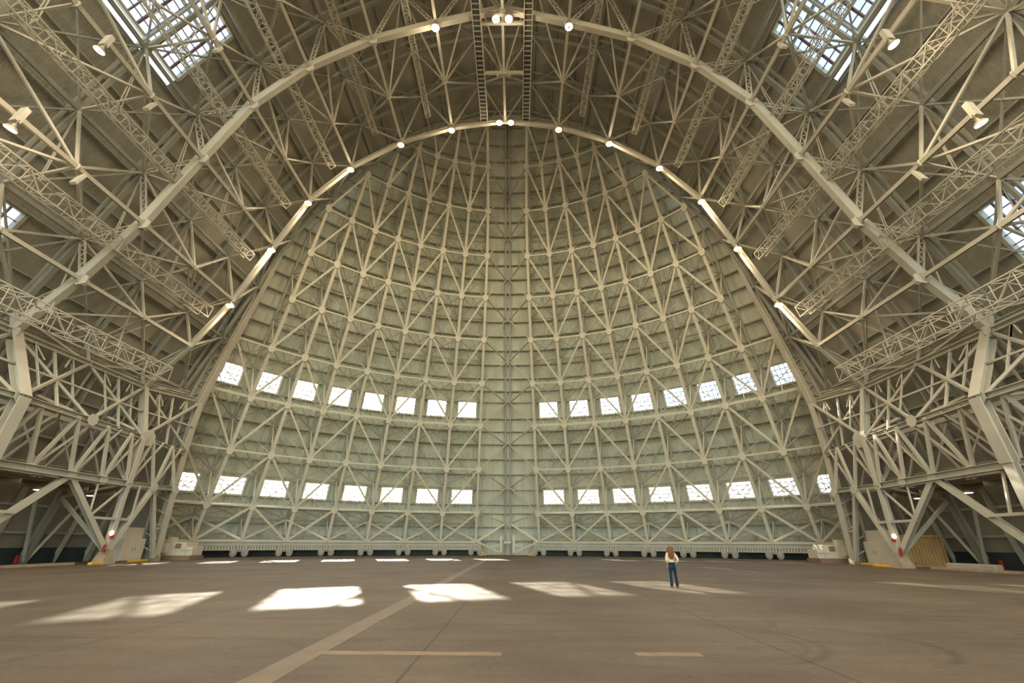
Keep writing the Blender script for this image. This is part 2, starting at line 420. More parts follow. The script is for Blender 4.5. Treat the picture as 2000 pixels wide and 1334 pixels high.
# ------------------------------------------------------------------ orange-peel doors
HP = [(1,0)]
def win_cells(k):
    """sheeting window openings: (z0, z1)"""
    return
WROWS = [(7.75, 10.0), (20.95, 23.45)]
def amax(r): return acos(min(1, (YP+.25-Yc)/r)) if r > YP+.25-Yc else 0
def amin(r, k):
    # the inner lattice of the high levels reaches a little forward of the portal plane
    yy = YP+.25 if k < 6 else YP-(1.2 if k < 8 else 2.6)
    return acos(min(1, (yy-Yc)/r)) if r > yy-Yc else 0
def make_door(sg, name, lab):
    d = thing(name, lab, 'door', (0, Yc, 0), kind='structure')
    D = lambda a, r, z: dome(a*sg, r, z)
    R = lambda a: rad(a*sg)
    NB = 10
    # sheeting
    zs = [0.0, 2.2, 4.3]
    for z0, z1 in WROWS: zs += [z0, z1]
    zs += [6.4, 12.4, 14.7, 17, 19, 25.2, 27.1, 29.2, 31.4, 33.6, 35.8, 38, 40.2, 42.4, 44.6, 46.8, 49, 51.2, 53.4, 55.6, 57.8, 60, 62, 64, 66, 68, 70]
    zs = sorted(zs)
    cl = MB(); gi = {}
    angs = [0.0]
    for i in range(1, NB+1):
        a = A1+(i-1)*DA
        angs += [a, a + DA*.13, a + DA*.45, a + DA*.75]
    angs = sorted(set(angs))
    steps = {}
    for zi in range(len(zs)-1):
        z0, z1 = zs[zi], zs[zi+1]
        wrow = any(abs(z0-w[0]) < 1e-6 for w in WROWS)
        r0, r1 = rsk(z0), rsk(z1) + (.0 if wrow else .22)
        if not wrow: r1 = rsk(z1) + .22
        ma = amax(max(r0, r1))
        for ai in range(len(angs)-1):
            a0, a1 = angs[ai], angs[ai+1]
            if a0 >= ma: break
            a1 = min(a1, ma)
            if wrow and ai % 4 in (2, 3) and 1 <= (ai-1)//4+1 <= 8: continue
            n0 = len(cl.v)
            cl.add([D(a0,r0,z0), D(a1,r0,z0), D(a1,r1,z1), D(a0,r1,z1)], [(0,1,2,3)])
            hz = 46.0
            for k, (a, r, z) in enumerate(((a0,r0,z0),(a1,r0,z0),(a1,r1,z1),(a0,r1,z1))):
                cl.uv[n0+k] = (a*rsk(z0), z) if z0 < 45 else (z*1.1, a*r0)
            n0 = len(cl.v)
            cl.add([D(a0,r1,z1), D(a1,r1,z1), D(a1,rsk(z1),z1), D(a0,rsk(z1),z1)], [(0,1,2,3)])
            for k in range(4): cl.uv[n0+k] = (0, z1)
    cl.build('sheeting', SHEET_D, d)
    # ribs : inner chord, outer chord, web
    for i in range(1, NB+1):
        top = 11
        if i % 2 == 0: top = 9
        ks = [k for k in range(0, top+1) if rib_angle(i, k) < amin(RL[k], k) - .01]
        if len(ks) < 2: continue
        rb = MB(); gp = MB(); wb = MB(); oc = MB()
        P = {k: D(rib_angle(i,k), RL[k], ZL[k]) for k in range(len(ZL))}
        Q = {k: D(rib_angle(i,min(k+1,11)), OR[k], OZ[k]) for k in range(len(OZ))}
        Rr = R(A1+(i-1)*DA)
        for k in ks[:-1]:
            rb.ibeam(P[k], P[k+1], .38, .3, Rr, .05)
            wb.beam(P[k], Q[k], .13, .13, Rr); wb.beam(P[k+1], Q[k], .13, .13, Rr)
        for k in ks[:-2]: oc.beam(Q[k], Q[k+1], .28, .24, Rr)
        oc.beam(D(A1+(i-1)*DA, 51.6, .7), Q[0], .28, .24, Rr)
        for k in ks[1:]:
            gp.plate(P[k]-Rr*.17, Rr, .46, .05, 8, 1.35)
        ro = rb.build('rib', DSTEEL, d); gp.build('gusset_plate', DSTEEL, ro)
        wb.build('web_brace', DSTEEL, ro); oc.build('outer_chord', GIRT, ro)
    # edge post on the line where the two leaves meet
    ep = MB()
    pts = [D(.004, rsk(z)-.35, z) for z in (.3, 6, 12, 18, 24, 30, 36, 42, 48, 54, 60, 65)]
    for a, b in zip(pts[:-1], pts[1:]): ep.beam(a + V((sg*.2,0,0)), b + V((sg*.2,0,0)), .28, .5, (0,1,.3))
    ep.build('meeting_post', GIRT, d)
    # rings
    for k in range(0, 12):
        rg = MB()
        n = 0; prev = D(0, OR[min(k,len(OR)-1)]-1.2, ZL[k]); 
        a_prev = None
        for i in range(1, NB+1):
            a = rib_angle(i, k)
            if a > amin(RL[k], k) - .01: break
            if k > 9 and i % 2 == 0: continue
            if a_prev is not None:
                rg.beam(D(a_prev,RL[k],ZL[k]), D(a,RL[k],ZL[k]), .21, .21, R(a)); n += 1
            a_prev = a
        if n: rg.build('ring_beam', DSTEEL, d)
    # diagonals per bay
    for i in range(1, NB):
        dg = MB(); od, ev = (i, i+1) if i % 2 else (i+1, i)
        n = 0
        for k in range(0, 11):
            if rib_angle(od,k+1) > amin(RL[k+1], k+1)-.01 or rib_angle(ev,k) > amin(RL[k], k)-.01: continue
            a = D(rib_angle(od,k+1),RL[k+1],ZL[k+1]); b = D(rib_angle(ev,k) if k <= 9 else rib_angle(ev,9),RL[k],ZL[k])
            if k >= 10: continue
            dg.beam(a, b, .27, .2, R(A1+(i-.5)*DA)); n += 1
        if n:
            dg.beam(D(rib_angle(ev,0),OR[0],OZ[0]), D(rib_angle(od,0),RL[0],ZL[0]+.2), .27, .2, R(A1+(i-.5)*DA))
            dg.build('diagonal_brace', DSTEEL, d)
    # thin cross bracing between inner and outer nodes, one mesh per bay
    for i in range(0, NB):
        xb = MB(); n = 0
        for k in range(0, 10):
            aL = rib_angle(i,k) if i else 0.0; aR = rib_angle(i+1,k)
            if aR > amax(RL[k+1])-.01: continue
            if i == 0:
                c = D(0.006, OR[k]+.2, OZ[k])
                xb.beam(c, D(rib_angle(1,k),RL[k],ZL[k]), .17, .17); xb.beam(c, D(rib_angle(1,k+1),RL[k+1],ZL[k+1]), .17, .17)
            else:
                QL = D(aL,OR[k],OZ[k]); QR = D(aR,OR[k],OZ[k])
                PL0 = D(aL,RL[k],ZL[k]); PR0 = D(aR,RL[k],ZL[k]); PL1 = D(rib_angle(i,k+1),RL[k+1],ZL[k+1]); PR1 = D(rib_angle(i+1,k+1),RL[k+1],ZL[k+1])
                for a, b in ((QL,PR0),(QR,PL0),(QL,PR1),(QR,PL1)): xb.beam(a, b, .085, .085, (0,0,1), False)
                if k < 9:
                    xb.beam(QL, D(aR,OR[k+1],OZ[k+1]), .07, .07, (0,0,1), False)
                xb.beam(QL, QR, .2, .2)
            n += 1
        if n: xb.build('cross_brace', GIRT if i else STEEL, d)
    # girts on the sheeting and sag rods
    for z in [zz for zz in zs[1:] if zz < 68]:
        g = MB(); r = rsk(z)-.2; ma = amax(rsk(z)); a = 0.0
        while a < ma - 1e-4:
            b = min(a+DA/2, ma); g.beam(D(a,r,z-.05), D(b,r,z-.05), .24, .16, (0,0,1)); a = b
        g.build('girt', GIRT, d)
    for i in range(0, NB):
        sr = MB(); n = 0
        for j in range(3):
            a = (A1+(i-1)*DA + DA*(j+.5)/3) if i else A1*(j+.5)/3
            for zi in range(0, len(zs)-8):
                z0, z1 = zs[zi], zs[zi+1]
                if a > amax(rsk(z1))-.02: continue
                if any(abs(z0-w[0]) < 1e-6 for w in WROWS) and i and i < 9: continue
                sr.beam(D(a,rsk(z0)-.3,z0), D(a,rsk(z1)-.3,z1), .05, .05, (1,0,0), False); n += 1
        if n: sr.build('sag_rod', DSTEEL, d)
    # windows
    for z0, z1 in WROWS:
        for i in range(1, 9):
            a0 = A1+(i-1)*DA+DA*.13; a1 = a0 + DA*.62
            if a0 > amax(rsk(z0)) - .03: continue
            r0, r1 = rsk(z0)-.02, rsk(z1)-.02
            C = [D(a0,r0,z0), D(a1,r0,z0), D(a1,r1,z1), D(a0,r1,z1)]
            nn = R((a0+a1)/2)
            W = lambda u, v: (C[0].lerp(C[1],u)).lerp(C[3].lerp(C[2],u), v)
            w = MB()
            for e in range(4): w.beam(C[e]-nn*.1, C[(e+1) % 4]-nn*.1, .22, .45, nn)
            wo = w.build('window', DSTEEL, d)
            g = MB()
            for u in range(1, 5): g.beam(W(u/5,0)-nn*.05, W(u/5,1)-nn*.05, .075, .05, nn)
            for v in range(1, 4): g.beam(W(0,v/4)-nn*.05, W(1,v/4)-nn*.05, .095, .05, nn)
            g.build('muntin', MUNTIN, wo)
            p = MB(); p.add(C + [q+nn*.02 for q in C], [(0,1,2,3),(7,6,5,4)]); p.build('pane', GLASS, wo)
    # catwalk rings under the window rows
    for z in (6.35, 19.2):
        c = MB(); a = A1; r = rin(z)+1.0
        while a < amax(r)-.03:
            b = min(a+DA/2, amax(r)-.02)
            c.beam(D(a,r,z), D(b,r,z), .8, .08, (0,0,1))
            c.beam(D(a,r-.4,z), D(b,r-.4,z), .08, .22, (0,0,1)); c.beam(D(a,r-.4,z+1.1), D(b,r-.4,z+1.1), .04, .04)
            c.beam(D(a,r-.4,z), D(a,r-.4,z+1.1), .05, .05); a = b
        c.build('window_walkway', STEEL, d)
    # bottom girder, rack, trucks
    bg = MB(); rk = MB(); a = A1*.82; r = 49.9
    am = 8.35*DA + A1
    while a < am:
        b = min(a+DA/3, am)
        bg.beam(D(a,r,1.75), D(b,r,1.75), .5, .75, (0,0,1))
        bg.beam(D(a,r+1.3,2.75), D(b,r+1.3,2.75), .12, .2, (0,0,1)); bg.beam(D(a,r+1.3,2.1), D(a,r+1.3,2.75), .08, .08)
        rk.beam(D(a,r-.45,1.32), D(b,r-.45,1.32), .2, .06); rk.beam(D(a,r-.45,.82), D(b,r-.45,.82), .2, .06)
        rk.beam(D(a,r-.25,1.05), D(b,r-.25,1.05), .05, .5)
        a = b
    n = int((am-A1*.82)*r/.36)
    for j in range(n):
        q = lerp(A1*.82, am, (j+.5)/n); rk.beam(D(q,r-.46,.84), D(q,r-.46,1.3), .14, .26, R(q))
    bg.build('bottom_girder', GIRT, d); rk.build('gear_rack', BASE if False else STEEL, d)
    sk = MB(); a = A1*.85
    while a < am:
        b = min(a+DA/2, am); sk.beam(D(a,51.5,1.0), D(b,51.5,1.0), .1, 1.9, (0,0,1)); a = b
    sk.build('skirt_panel', DARK, d)
    jb = MB()  # bottom corner bracing beside the meeting post
    c = D(.012, 50.4, 4.6)
    jb.beam(c, D(A1, 49.6, 1.9), .3, .3, (0,1,0)); jb.beam(D(A1,49.6,2.1), D(.02,50.4,.35), .22, .22, (0,1,0))
    jb.beam(D(A1*.55,49.9,1.15), D(.02,50.4,1.6), .16, .16, (0,1,0)); jb.beam(D(.02,50.2,.4), D(.02,50.2,2.9), .35, .5, (0,1,0))
    jb.beam(D(.0,50.2,1.9), D(A1*.12,50.2,1.9), .5, .3, (0,0,1))
    jb.build('corner_brace', DSTEEL, d)
    for i in range(1, 10):
        a = A1+(i-1)*DA
        if a > am: break
        t = MB(); T = R(a); tang = V((cos(a*sg)*1, -sin(a*sg), 0))
        c = D(a, 49.5, .62)
        t.beam(c - tang*1.05 + V((0,0,.05)), c + tang*1.05 + V((0,0,.05)), .16, .14, (0,0,1))
        for s2 in (-1, 1):
            q = c + tang*(.68*s2)
            t.beam(q - tang*.42 + V((0,0,.16)), q + tang*.42 + V((0,0,.16)), .34, .3, (0,0,1))
            t.beam(q + V((0,0,.2)), q + V((0,0,.8)), .3, .3)
            t.beam(q - T*.3 - tang*.28, q - T*.3 + tang*.28, .1, .42, (0,0,1))
        to = t.build('wheel_truck', IRON, d)
        for s2 in (-1, 1):
            q = c + tang*(.68*s2); q.z = .42; nrm = V((sin(a*sg), cos(a*sg), 0))
            w = MB(); w.cyl(q - nrm*.16, q + nrm*.08, .42, .42, 18); w.cyl(q - nrm*.26, q - nrm*.16, .3, .34, 18); w.cyl(q - nrm*.33, q - nrm*.26, .13, .13, 10)
            w.build('wheel', IRON, to)
    yb = MB(); yb.beam(D(A1*.8,49.4,.02), D(A1*.8,49.4,.55), .12, .12); yb.beam(D(A1*.66,49.2,.03), D(A1*.8,49.3,.5), .16, .16); yb.box(tuple(D(A1*.8,49.6,0)-V((.35,.3,0))), tuple(D(A1*.8,49.6,0)+V((.35,.3,.1))))
    yb.build('yellow_buffer', YELLOW, d)
    return d
make_door(-1, 'door_1', 'left leaf of the orange-peel hangar door, ribbed steel with two window rows')
make_door(1, 'door_2', 'right leaf of the orange-peel hangar door, ribbed steel with two window rows')

# bulkhead ring between hall roof and doors, and the portal frame
PORT = [(0,62.4),(8.3,61.0),(16,57.5),(22.5,52.2),(27.6,44.8),(29.9,37.0),(31.6,29.4),(33.4,22.5),(34.9,16.4),(35.1,10.6),(34.9,0)]
mb = MB()
full = [(-x, z) for x, z in PORT[::-1]] + PORT[1:]
def outw(x, z, d):
    v = V((x, max(z-14, 0)*.75 + 0.001)).normalized() if z > 14 else V((math.copysign(1, x), 0)); return (x+v[0]*d, z+v[1]*d)
for (a, b) in zip(full[:-1], full[1:]):
    a2 = outw(a[0], a[1], 13); b2 = outw(b[0], b[1], 13); n0 = len(mb.v)
    mb.add([V((a[0],YP+.45,a[1])), V((b[0],YP+.45,b[1])), V((b2[0],YP+.45,b2[1])), V((a2[0],YP+.45,a2[1]))], [(0,1,2,3)])
    for k, q in enumerate((a, b, b2, a2)): mb.uv[n0+k] = (q[0], q[1])
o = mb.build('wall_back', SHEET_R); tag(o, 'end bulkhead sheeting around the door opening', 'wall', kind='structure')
pf = thing('portal_frame', 'tall cream steel portal framing the door opening behind the lamp arch', 'frame', (0, YP, 0))
pj = MB()
for (a, b) in zip(full[:-1], full[1:]):
    up = V((a[0]+b[0], 0, max(a[1]+b[1]-50, 0)+.01)).normalized()
    pj.ibeam(V((a[0],YP,a[1])), V((b[0],YP,b[1])), .8, .5, up, .06)
pj.build('jamb_chord', STEEL, pf)
pl = MB()
for (a, b) in zip(full[:-1], full[1:]):
    a2 = outw(a[0], a[1], 1.5); b2 = outw(b[0], b[1], 1.5)
    pl.beam(V((a2[0],YP+.2,a2[1])), V((b2[0],YP+.2,b2[1])), .3, .3)
    n = 4
    for j in range(n):
        q0 = V((lerp(a[0],b[0],j/n),YP+.2,lerp(a[1],b[1],j/n))); q1 = V((lerp(a2[0],b2[0],(j+.5)/n),YP+.2,lerp(a2[1],b2[1],(j+.5)/n))); q2 = V((lerp(a[0],b[0],(j+1)/n),YP+.2,lerp(a[1],b[1],(j+1)/n)))
        pl.beam(q0, q1, .1, .1); pl.beam(q1, q2, .1, .1)
pl.build('jamb_lattice', GIRT, pf)
ib = MB()
for sg in (-1,1):
    ib = MB(); ib.box((sg*34.9-.35, YP-.4, 0), (sg*34.9+.35, YP+.4, .5)); ib.build('foot_block', CONC, pf)

# ------------------------------------------------------------------ arches and frames of the hall
IN2 = [(-x, z) for x, z in INN[::-1]] + INN[1:]           # 17 nodes, index 8 = crown
OU2 = [(-x, z) for x, z in OUT[::-1]] + OUT               # 16 nodes, OU2[j] lies between IN2[j] and IN2[j+1]
def I3(j, y): return V((IN2[j][0], y, IN2[j][1] + (1.3 if j == 8 and y == 30.0 else 0)))
def O3(j, y): return V((OU2[j][0], y, OU2[j][1]))
def pn(x, z): return V((x, 0, (z-14)*.8)).normalized()
def arch(y, name, lab, wch, heavy):
    t = thing(name, lab, 'arch', (0, y, 0), 'main steel arches spanning the hall')
    ch = MB()
    for j in range(16):
        n = pn((IN2[j][0]+IN2[j+1][0])/2, (IN2[j][1]+IN2[j+1][1])/2)
        a, b = I3(j,y), I3(j+1,y)
        if heavy:
            ch.beam(a, b, wch, .14, n); 
            e = V((0, wch*.38, 0)); ch.beam(a+n*.35+e, b+n*.35+e, .08, .62, n); ch.beam(a+n*.35-e, b+n*.35-e, .08, .62, n); ch.beam(a+n*.62, b+n*.62, wch, .1, n)
        else: ch.ibeam(a, b, wch, .45, n, .06)
    c = ch.build('inner_chord', ARCH if heavy else STEEL, t)
    oc = MB()
    lo = [(36.3,17.6),(38.2,11.5),(39.6,5.4),(40.7,0)]
    for j in range(15): oc.beam(O3(j,y), O3(j+1,y), .4, .3, pn(*OU2[j]))
    for sg in (-1, 1):
        for q in range(3): oc.beam(V((lo[q][0]*sg,y,lo[q][1])), V((lo[q+1][0]*sg,y,lo[q+1][1])), .36, .3, (1,0,.2))
    oc.build('outer_chord', STEEL_SHADE, t)
    for j in range(16):
        w = MB(); o_ = O3(j,y)
        for q in (I3(j,y), I3(j+1,y)):
            if heavy: w.laced(q, o_, .42, .09, (0,1,0), None, .07)
            else: w.beam(q, o_, .2, .2)
        w.build('web_brace', ARCH if heavy else STEEL, t)
    for j in range(17):
        g = MB(); n = pn(*IN2[j]); g.plate(I3(j,y)+V((0,-.2,0)), (0,1,0), .55 if heavy else .36, .06, 6, 1.3, n)
        if heavy: g.plate(I3(j,y)-n*.1, n, .42, .05, 8, 1.3, (0,1,0))
        g.build('gusset_plate', ARCH if heavy else STEEL, t)
    for j in range(16):
        g = MB(); g.plate(O3(j,y), pn(*OU2[j]), .6 if heavy else .4, .1, 8); g.build('node_plate', STEEL_SHADE, t)
    return t
arch(30.0, 'arch_truss', 'wide boxy steel arch crossing in front, nearest fully seen one', .54, True)
arch(42.8, 'arch_truss', 'slender steel arch carrying the row of lamps before the doors', .42, False)
def frame(y, lab):
    t = thing('roof_frame', lab, 'roof frame', (0, y, 0), 'lighter roof frames between the arches')
    oc = MB()
    for j in range(15): oc.beam(O3(j,y), O3(j+1,y), .3, .26, pn(*OU2[j]))
    for sg in (-1, 1):
        lo = [(36.3,17.6),(38.2,11.5),(39.6,5.4),(40.7,0)]
        for q in range(3): oc.beam(V((lo[q][0]*sg,y,lo[q][1])), V((lo[q+1][0]*sg,y,lo[q+1][1])), .28, .26, (1,0,.2))
    oc.build('outer_chord', STEEL_SHADE, t)
    for j in range(16):
        if y > 45: break
        w = MB(); w.beam(I3(j,y), O3(j,y), .17, .17); w.beam(I3(j+1,y), O3(j,y), .17, .17); w.build('web_brace', STEEL, t)
    for j in range(16): g = MB(); g.plate(O3(j,y), pn(*OU2[j]), .45, .1, 8); g.build('node_plate', STEEL_SHADE, t)
    for j in range(17 if y < 45 else 0): g = MB(); g.plate(I3(j,y), (0,1,0), .3, .06, 6); g.build('gusset_plate', STEEL, t)
for y, lab in ((17.3,'roof frame nearest the camera, seen in the top corners'), (23.7,'roof frame just in front of the wide arch'),
               (36.4,'roof frame between the wide arch and the lamp arch'), (49.2,'roof frame just inside the door opening')):
    frame(y, lab)
# longitudinal trusses through every inner node
for j in range(17):
    k = abs(j-8); side = 'left' if j < 8 else 'right'
    lab = 'steel truss running lengthwise along the very crown of the roof' if k == 0 else f'{ORD[k-1]} lengthwise steel roof truss {side} of the crown'
    t = thing('lengthwise_truss', lab, 'truss', (IN2[j][0], 0, IN2[j][1]), 'lengthwise trusses between the arches')
    n = pn(*IN2[j]); ch = MB(); w = MB()
    big = k == 8
    for a, b in zip(FY[:-1], FY[1:]):
        if big:
            A, B = I3(j,a), I3(j,b)
            if b > 49: B = V((34.8*(1 if j > 8 else -1), b, 16.4))
            sg = 1 if j > 8 else -1
            ch.ibeam(A, B, .5, .42, (0,0,1)); ch.ibeam(A+V((sg*.9,0,.75)), B+V((sg*.9,0,.75)), .4, .35, (0,0,1))
        elif b < 45:
            ch.ibeam(I3(j,a), I3(j,b), .28, .28, n, .05)
    for i, y in enumerate(FY):
        main = y in MAIN
        for oj in (j-1, j):
            if not 0 <= oj < 16: continue
            if y > 45: continue
            if y == 42.8: w.beam(I3(j,y), O3(oj,49.2), .17, .17, (0,0,1), False)
            if not main:
                for y2 in (FY[i-1] if i else None, FY[i+1] if i+1 < len(FY) else None):
                    if y2 is not None: w.beam(I3(j,y), O3(oj,y2), .17, .17, (0,0,1), False)
    ch.build('chord', STEEL, t); w.build('brace', STEEL, t)
# outer lengthwise lines and lateral bracing belong to the roof
for j in range(16):
    mb = MB(); mb.beam(O3(j,FY[0]-6), O3(j,YP-.3), .3, .28, pn(*OU2[j])); mb.build('outer_stringer', STEEL_SHADE, ceil)
    mb = MB()
    for i, (a, b) in enumerate(zip(FY[:-1], FY[1:])):
        if j < 15:
            mb.beam(O3(j,a), O3(j+1,b), .13, .13, (0,0,1), False); mb.beam(O3(j+1,a), O3(j,b), .13, .13, (0,0,1), False)
    if j < 15: mb.build('lateral_brace', STEEL_SHADE, ceil)

# ------------------------------------------------------------------ side trusses along both walls
def side_truss(sg, side):
    t = thing('side_truss', f'deep lattice side truss on V-shaped legs along the {side} wall', 'truss', (34*sg, 40, 0), 'side trusses')
    K = lambda x, y, z: V((x*sg, y, z))
    x1, z1, x2, z2, x3, z3 = 35.5, 15.8, 34.0, 10.9, 34.0, 6.6
    kn = lambda y: K(35.5 if y < 49 else 34.8, y, 15.8 if y < 43 else 16.2)
    g = MB(); g.ibeam(K(32.8,4,z2), K(33.0,30,z2), .5, .42, (0,0,1)); g.ibeam(K(33.0,30,z2), K(34.3,42.8,z2), .5, .42, (0,0,1)); g.ibeam(K(34.3,42.8,z2), K(34.9,50,10.6), .42, .36, (0,0,1)); g.build('middle_girder', ARCH, t)
    g = MB(); g.ibeam(K(33.2,4,z3+.1), K(34,42.8,z3), .5, .5, (0,0,1)); g.ibeam(K(34,42.8,z3), K(34.9,50,6.9), .42, .42, (0,0,1)); g.build('lower_girder', ARCH, t)
    g = MB(); g.beam(K(36.4,4,z3+.2), K(36.6,49.5,z3+.2), .4, .5, (0,0,1)); g.beam(K(36.4,4,z2+.3), K(36.8,49.5,z2+.3), .3, .35); g.build('rear_girder', STEEL, t)
    xm = lambda y: lerp(33.0, 34.6, max(0, min(1, (y-30)/20)))
    # upper panels: X bracing knee girder -> middle girder
    ys = [17.2, 23.6, 30, 36.4, 42.8, 50]
    for a, b in zip(ys[:-1], ys[1:]):
        w = MB(); m_ = (a+b)/2
        A0, B0 = kn(a), kn(b); A1_, B1 = K(xm(a),a,z2), K(xm(b),b,z2); c = (A0+B0+A1_+B1)/4
        w.beam(A0, B1, .2, .2); w.beam(B0, A1_, .2, .2)
        w.beam((A0+A1_)/2, (B0+B1)/2, .14, .14)
        w.beam((A0+B0)/2, c, .16, .16); w.beam(c, (A1_+B1)/2, .16, .16)
        for q in (.25, .75):
            w.beam(A0.lerp(B0,q), (A0.lerp(B1,.5) if q < .5 else B0.lerp(A1_,.5)).lerp(A0.lerp(B0,q),.0)*.5 + A0.lerp(B0,q)*.5, .1, .1)
            w.beam(A0.lerp(B0,q), A0.lerp(B1,q) , .12, .12); w.beam(A0.lerp(B0,q), B0.lerp(A1_,1-q), .12, .12)
        w.build('upper_brace', STEEL, t)
    # lower panels: W bracing middle -> lower girder
    lo = [17.2, 20.4, 23.6, 27, 30.3, 33.6, 37.0, 40, 42.8, 46, 49]
    w = MB(); w2 = MB()
    for a, b in zip(lo[:-1], lo[1:]):
        m_ = (a+b)/2
        w.beam(K(34,a,z3), K(xm(m_),m_,z2), .22, .22, (1,0,0)); w.beam(K(xm(m_),m_,z2), K(34,b,z3), .22, .22, (1,0,0))
        w2.beam(K(34,a,z3), K(xm(b),b,z2), .14, .14, (1,0,0)); w2.beam(K(36.6,a,z3+.2), K(36.8,b,z2+.3), .14, .14); w2.beam(K(36.6,b,z3+.2), K(36.8,a,z2+.3), .14, .14)
        w2.beam(K(34,a,z3), K(36.6,a,z3+.2), .16, .16); w2.beam(K(xm(a),a,z2), K(36.8,b,z2+.3), .14, .14)
        w2.beam(K(36.8,a,z2+.3), kn(a), .13, .13)
    w.build('lower_brace', STEEL, t); w2.build('inner_lacing', STEEL, t)
    for y in lo: gp = MB(); gp.plate(K(34-.22,y,z3), (1,0,0), .42, .05, 8); gp.build('gusset_plate', ARCH, t)
    for y in (30, 36.4, 42.8): gp = MB(); gp.plate(K(xm(y)-.25,y,z2), (1,0,0), .5, .05, 8); gp.build('gusset_plate', ARCH, t)
    gp = MB(); gp.plate(K(34.0,43.6,z2), (1,0,0), .8, .08, 8); gp.build('gusset_plate', ARCH, t)
    # columns and legs
    for (yf, xs, wide) in ((30.0, 33.3, .8), (42.8, 33.9, .5), (17.3, 33.3, .8)):
        lg = MB()
        lg.ibeam(kn(yf) if yf < 40 else K(35.5,yf,15.8), K(xm(yf)-.3 if yf < 40 else xm(yf),yf,z2), wide, .6, (1,0,0), .08)
        lg.ibeam(K(xm(yf)-.3 if yf < 40 else xm(yf),yf,z2), K(34 if yf > 40 else 33.0,yf,z3), wide, .6, (1,0,0), .08)
        lg.ibeam(K(34 if yf > 40 else 33.0,yf,z3), K(xs,yf,.9), wide*.8, .45, (1,0,0), .06)
        lg.build('leg', ARCH, t)
        for s2, yt in ((-1, yf-5.8), (1, yf+3.3 if yf > 40 else yf+7)):
            l2 = MB(); l2.ibeam(K(xs,yf,.9), K(34,yt,z3), .42, .36, (1,0,0), .05); l2.build('leg', ARCH, t)
        hz = MB(); hz.beam(K(xs,yf-2.9,3.6), K(xs,yf+1.6 if yf > 40 else yf+3.3,3.6), .2, .2)
        hz.beam(K(34,yf-3,z3), K(xs,yf-2.9,3.6), .14, .14); hz.beam(K(34,yf+.2,z3), K(xs,yf-2.9,3.6), .14, .14); hz.beam(K(34,yf+1.6,z3), K(xs,yf+1.6,3.6), .14, .14)
        # struts back to the wall
        hz.beam(K(xs,yf,.9), K(39.6,yf,5.4), .25, .25); hz.beam(K(34,yf,z3), K(39.6,yf,5.4), .2, .2)
        hz.beam(K(34,yf,z3), K(38.2,yf,11.5), .22, .22); hz.beam(K(xm(yf),yf,z2), K(38.2,yf,11.5), .22, .22); hz.beam(K(35.5,yf,15.8), K(38.2,yf,11.5), .25, .25)
        hz.beam(K(35.5,yf,15.8), K(36.3,yf,17.6), .25, .25)
        hz.beam(K(39.2,yf-3,7), K(40.7,yf,0), .22, .22); hz.beam(K(39.2,yf+3,7), K(40.7,yf,0), .22, .22)
        hz.build('wall_strut', STEEL, t)
        ft = MB()
        vs = [K(xs+dx*s,yf+dy*s,z) for z, s in ((0,.95),(1.2,.45)) for dx, dy in ((-.6,-.6),(.6,-.6),(.6,.6),(-.6,.6))]
        ft.add(vs, [(3,2,1,0),(4,5,6,7),(0,1,5,4),(1,2,6,5),(2,3,7,6),(3,0,4,7)])
        ft.build('footing', CONC, t)
    # jamb legs
    l2 = MB(); l2.ibeam(K(34.6,YP-.6,.3), K(34.1,46.2,z3), .36, .32, (1,0,0), .05); l2.build('leg', ARCH, t)
    l2 = MB(); l2.beam(K(34.6,YP-.8,3.0), K(34.4,48.4,3.0), .15, .15); l2.beam(K(34.6,YP-.5,.4), K(36.4,49.3,z3), .2, .2)
    for q in range(5): l2.beam(K(34.75,YP-.5,.8+q*1.2), K(36.2,49.8,1.4+q*1.2), .1, .1)
    l2.beam(K(36.3,49.8,0), K(36.3,49.8,z3), .22, .22); l2.build('jamb_ladder', STEEL, t)
    # small fins on top of the middle girder
    for y in (33.8, 40.2): 
        fn = MB(); fn.beam(K(34.6,y-1.2,z2+.9), K(33.9,y+1.2,z2+.35), .3, .2)
        fn.build('cable_tray', STEEL, t)
    return t
for sg, side in ((-1,'left'), (1,'right')): side_truss(sg, side)
for sg, side in ((-1,'left'), (1,'right')):
    t = thing('mezzanine_deck', f'narrow deck with dark underside behind the {side} side truss', 'deck', (38*sg, 30, 6.4))
    mb = MB(); mb.box((min(36.8*sg,39.2*sg),4,6.2),(max(36.8*sg,39.2*sg),46.5,6.42)); mb.build('deck_plate', BASE, t)
    for y in range(6, 47, 3): mb = MB(); mb.beam((36.7*sg,y,6.05),(39.3*sg,y,6.05),.15,.3); mb.build('deck_beam', STEEL, t)
    mb = MB()
    for y in range(6, 47, 2): mb.beam((36.8*sg,y,6.4),(36.8*sg,y,7.5),.05,.05)
    mb.beam((36.8*sg,4,7.5),(36.8*sg,46.5,7.5),.05,.05); mb.beam((36.8*sg,4,6.95),(36.8*sg,46.5,6.95),.04,.04); mb.build('railing', STEEL, t)
    for i, y in enumerate((27.0, 33.0, 38.5, 43.5)):
        q = thing('bulkhead_lamp', f'small lamp under the {side} deck, {ORD[i]} from the near end', 'lamp', (37.6*sg, y, 5.6), 'small lamps under the decks')
        mb = MB(); mb.cyl((37.6*sg,y,5.62),(37.6*sg,y,5.85),.32,.22,12); mb.beam((37.6*sg,y,5.85),(37.6*sg,y,6.0),.08,.08); mb.build('housing', ALU, q)
        mb = MB(); mb.cyl((37.6*sg,y,5.57),(37.6*sg,y,5.62),.26,.3,12); mb.build('lens', SMALLE, q)

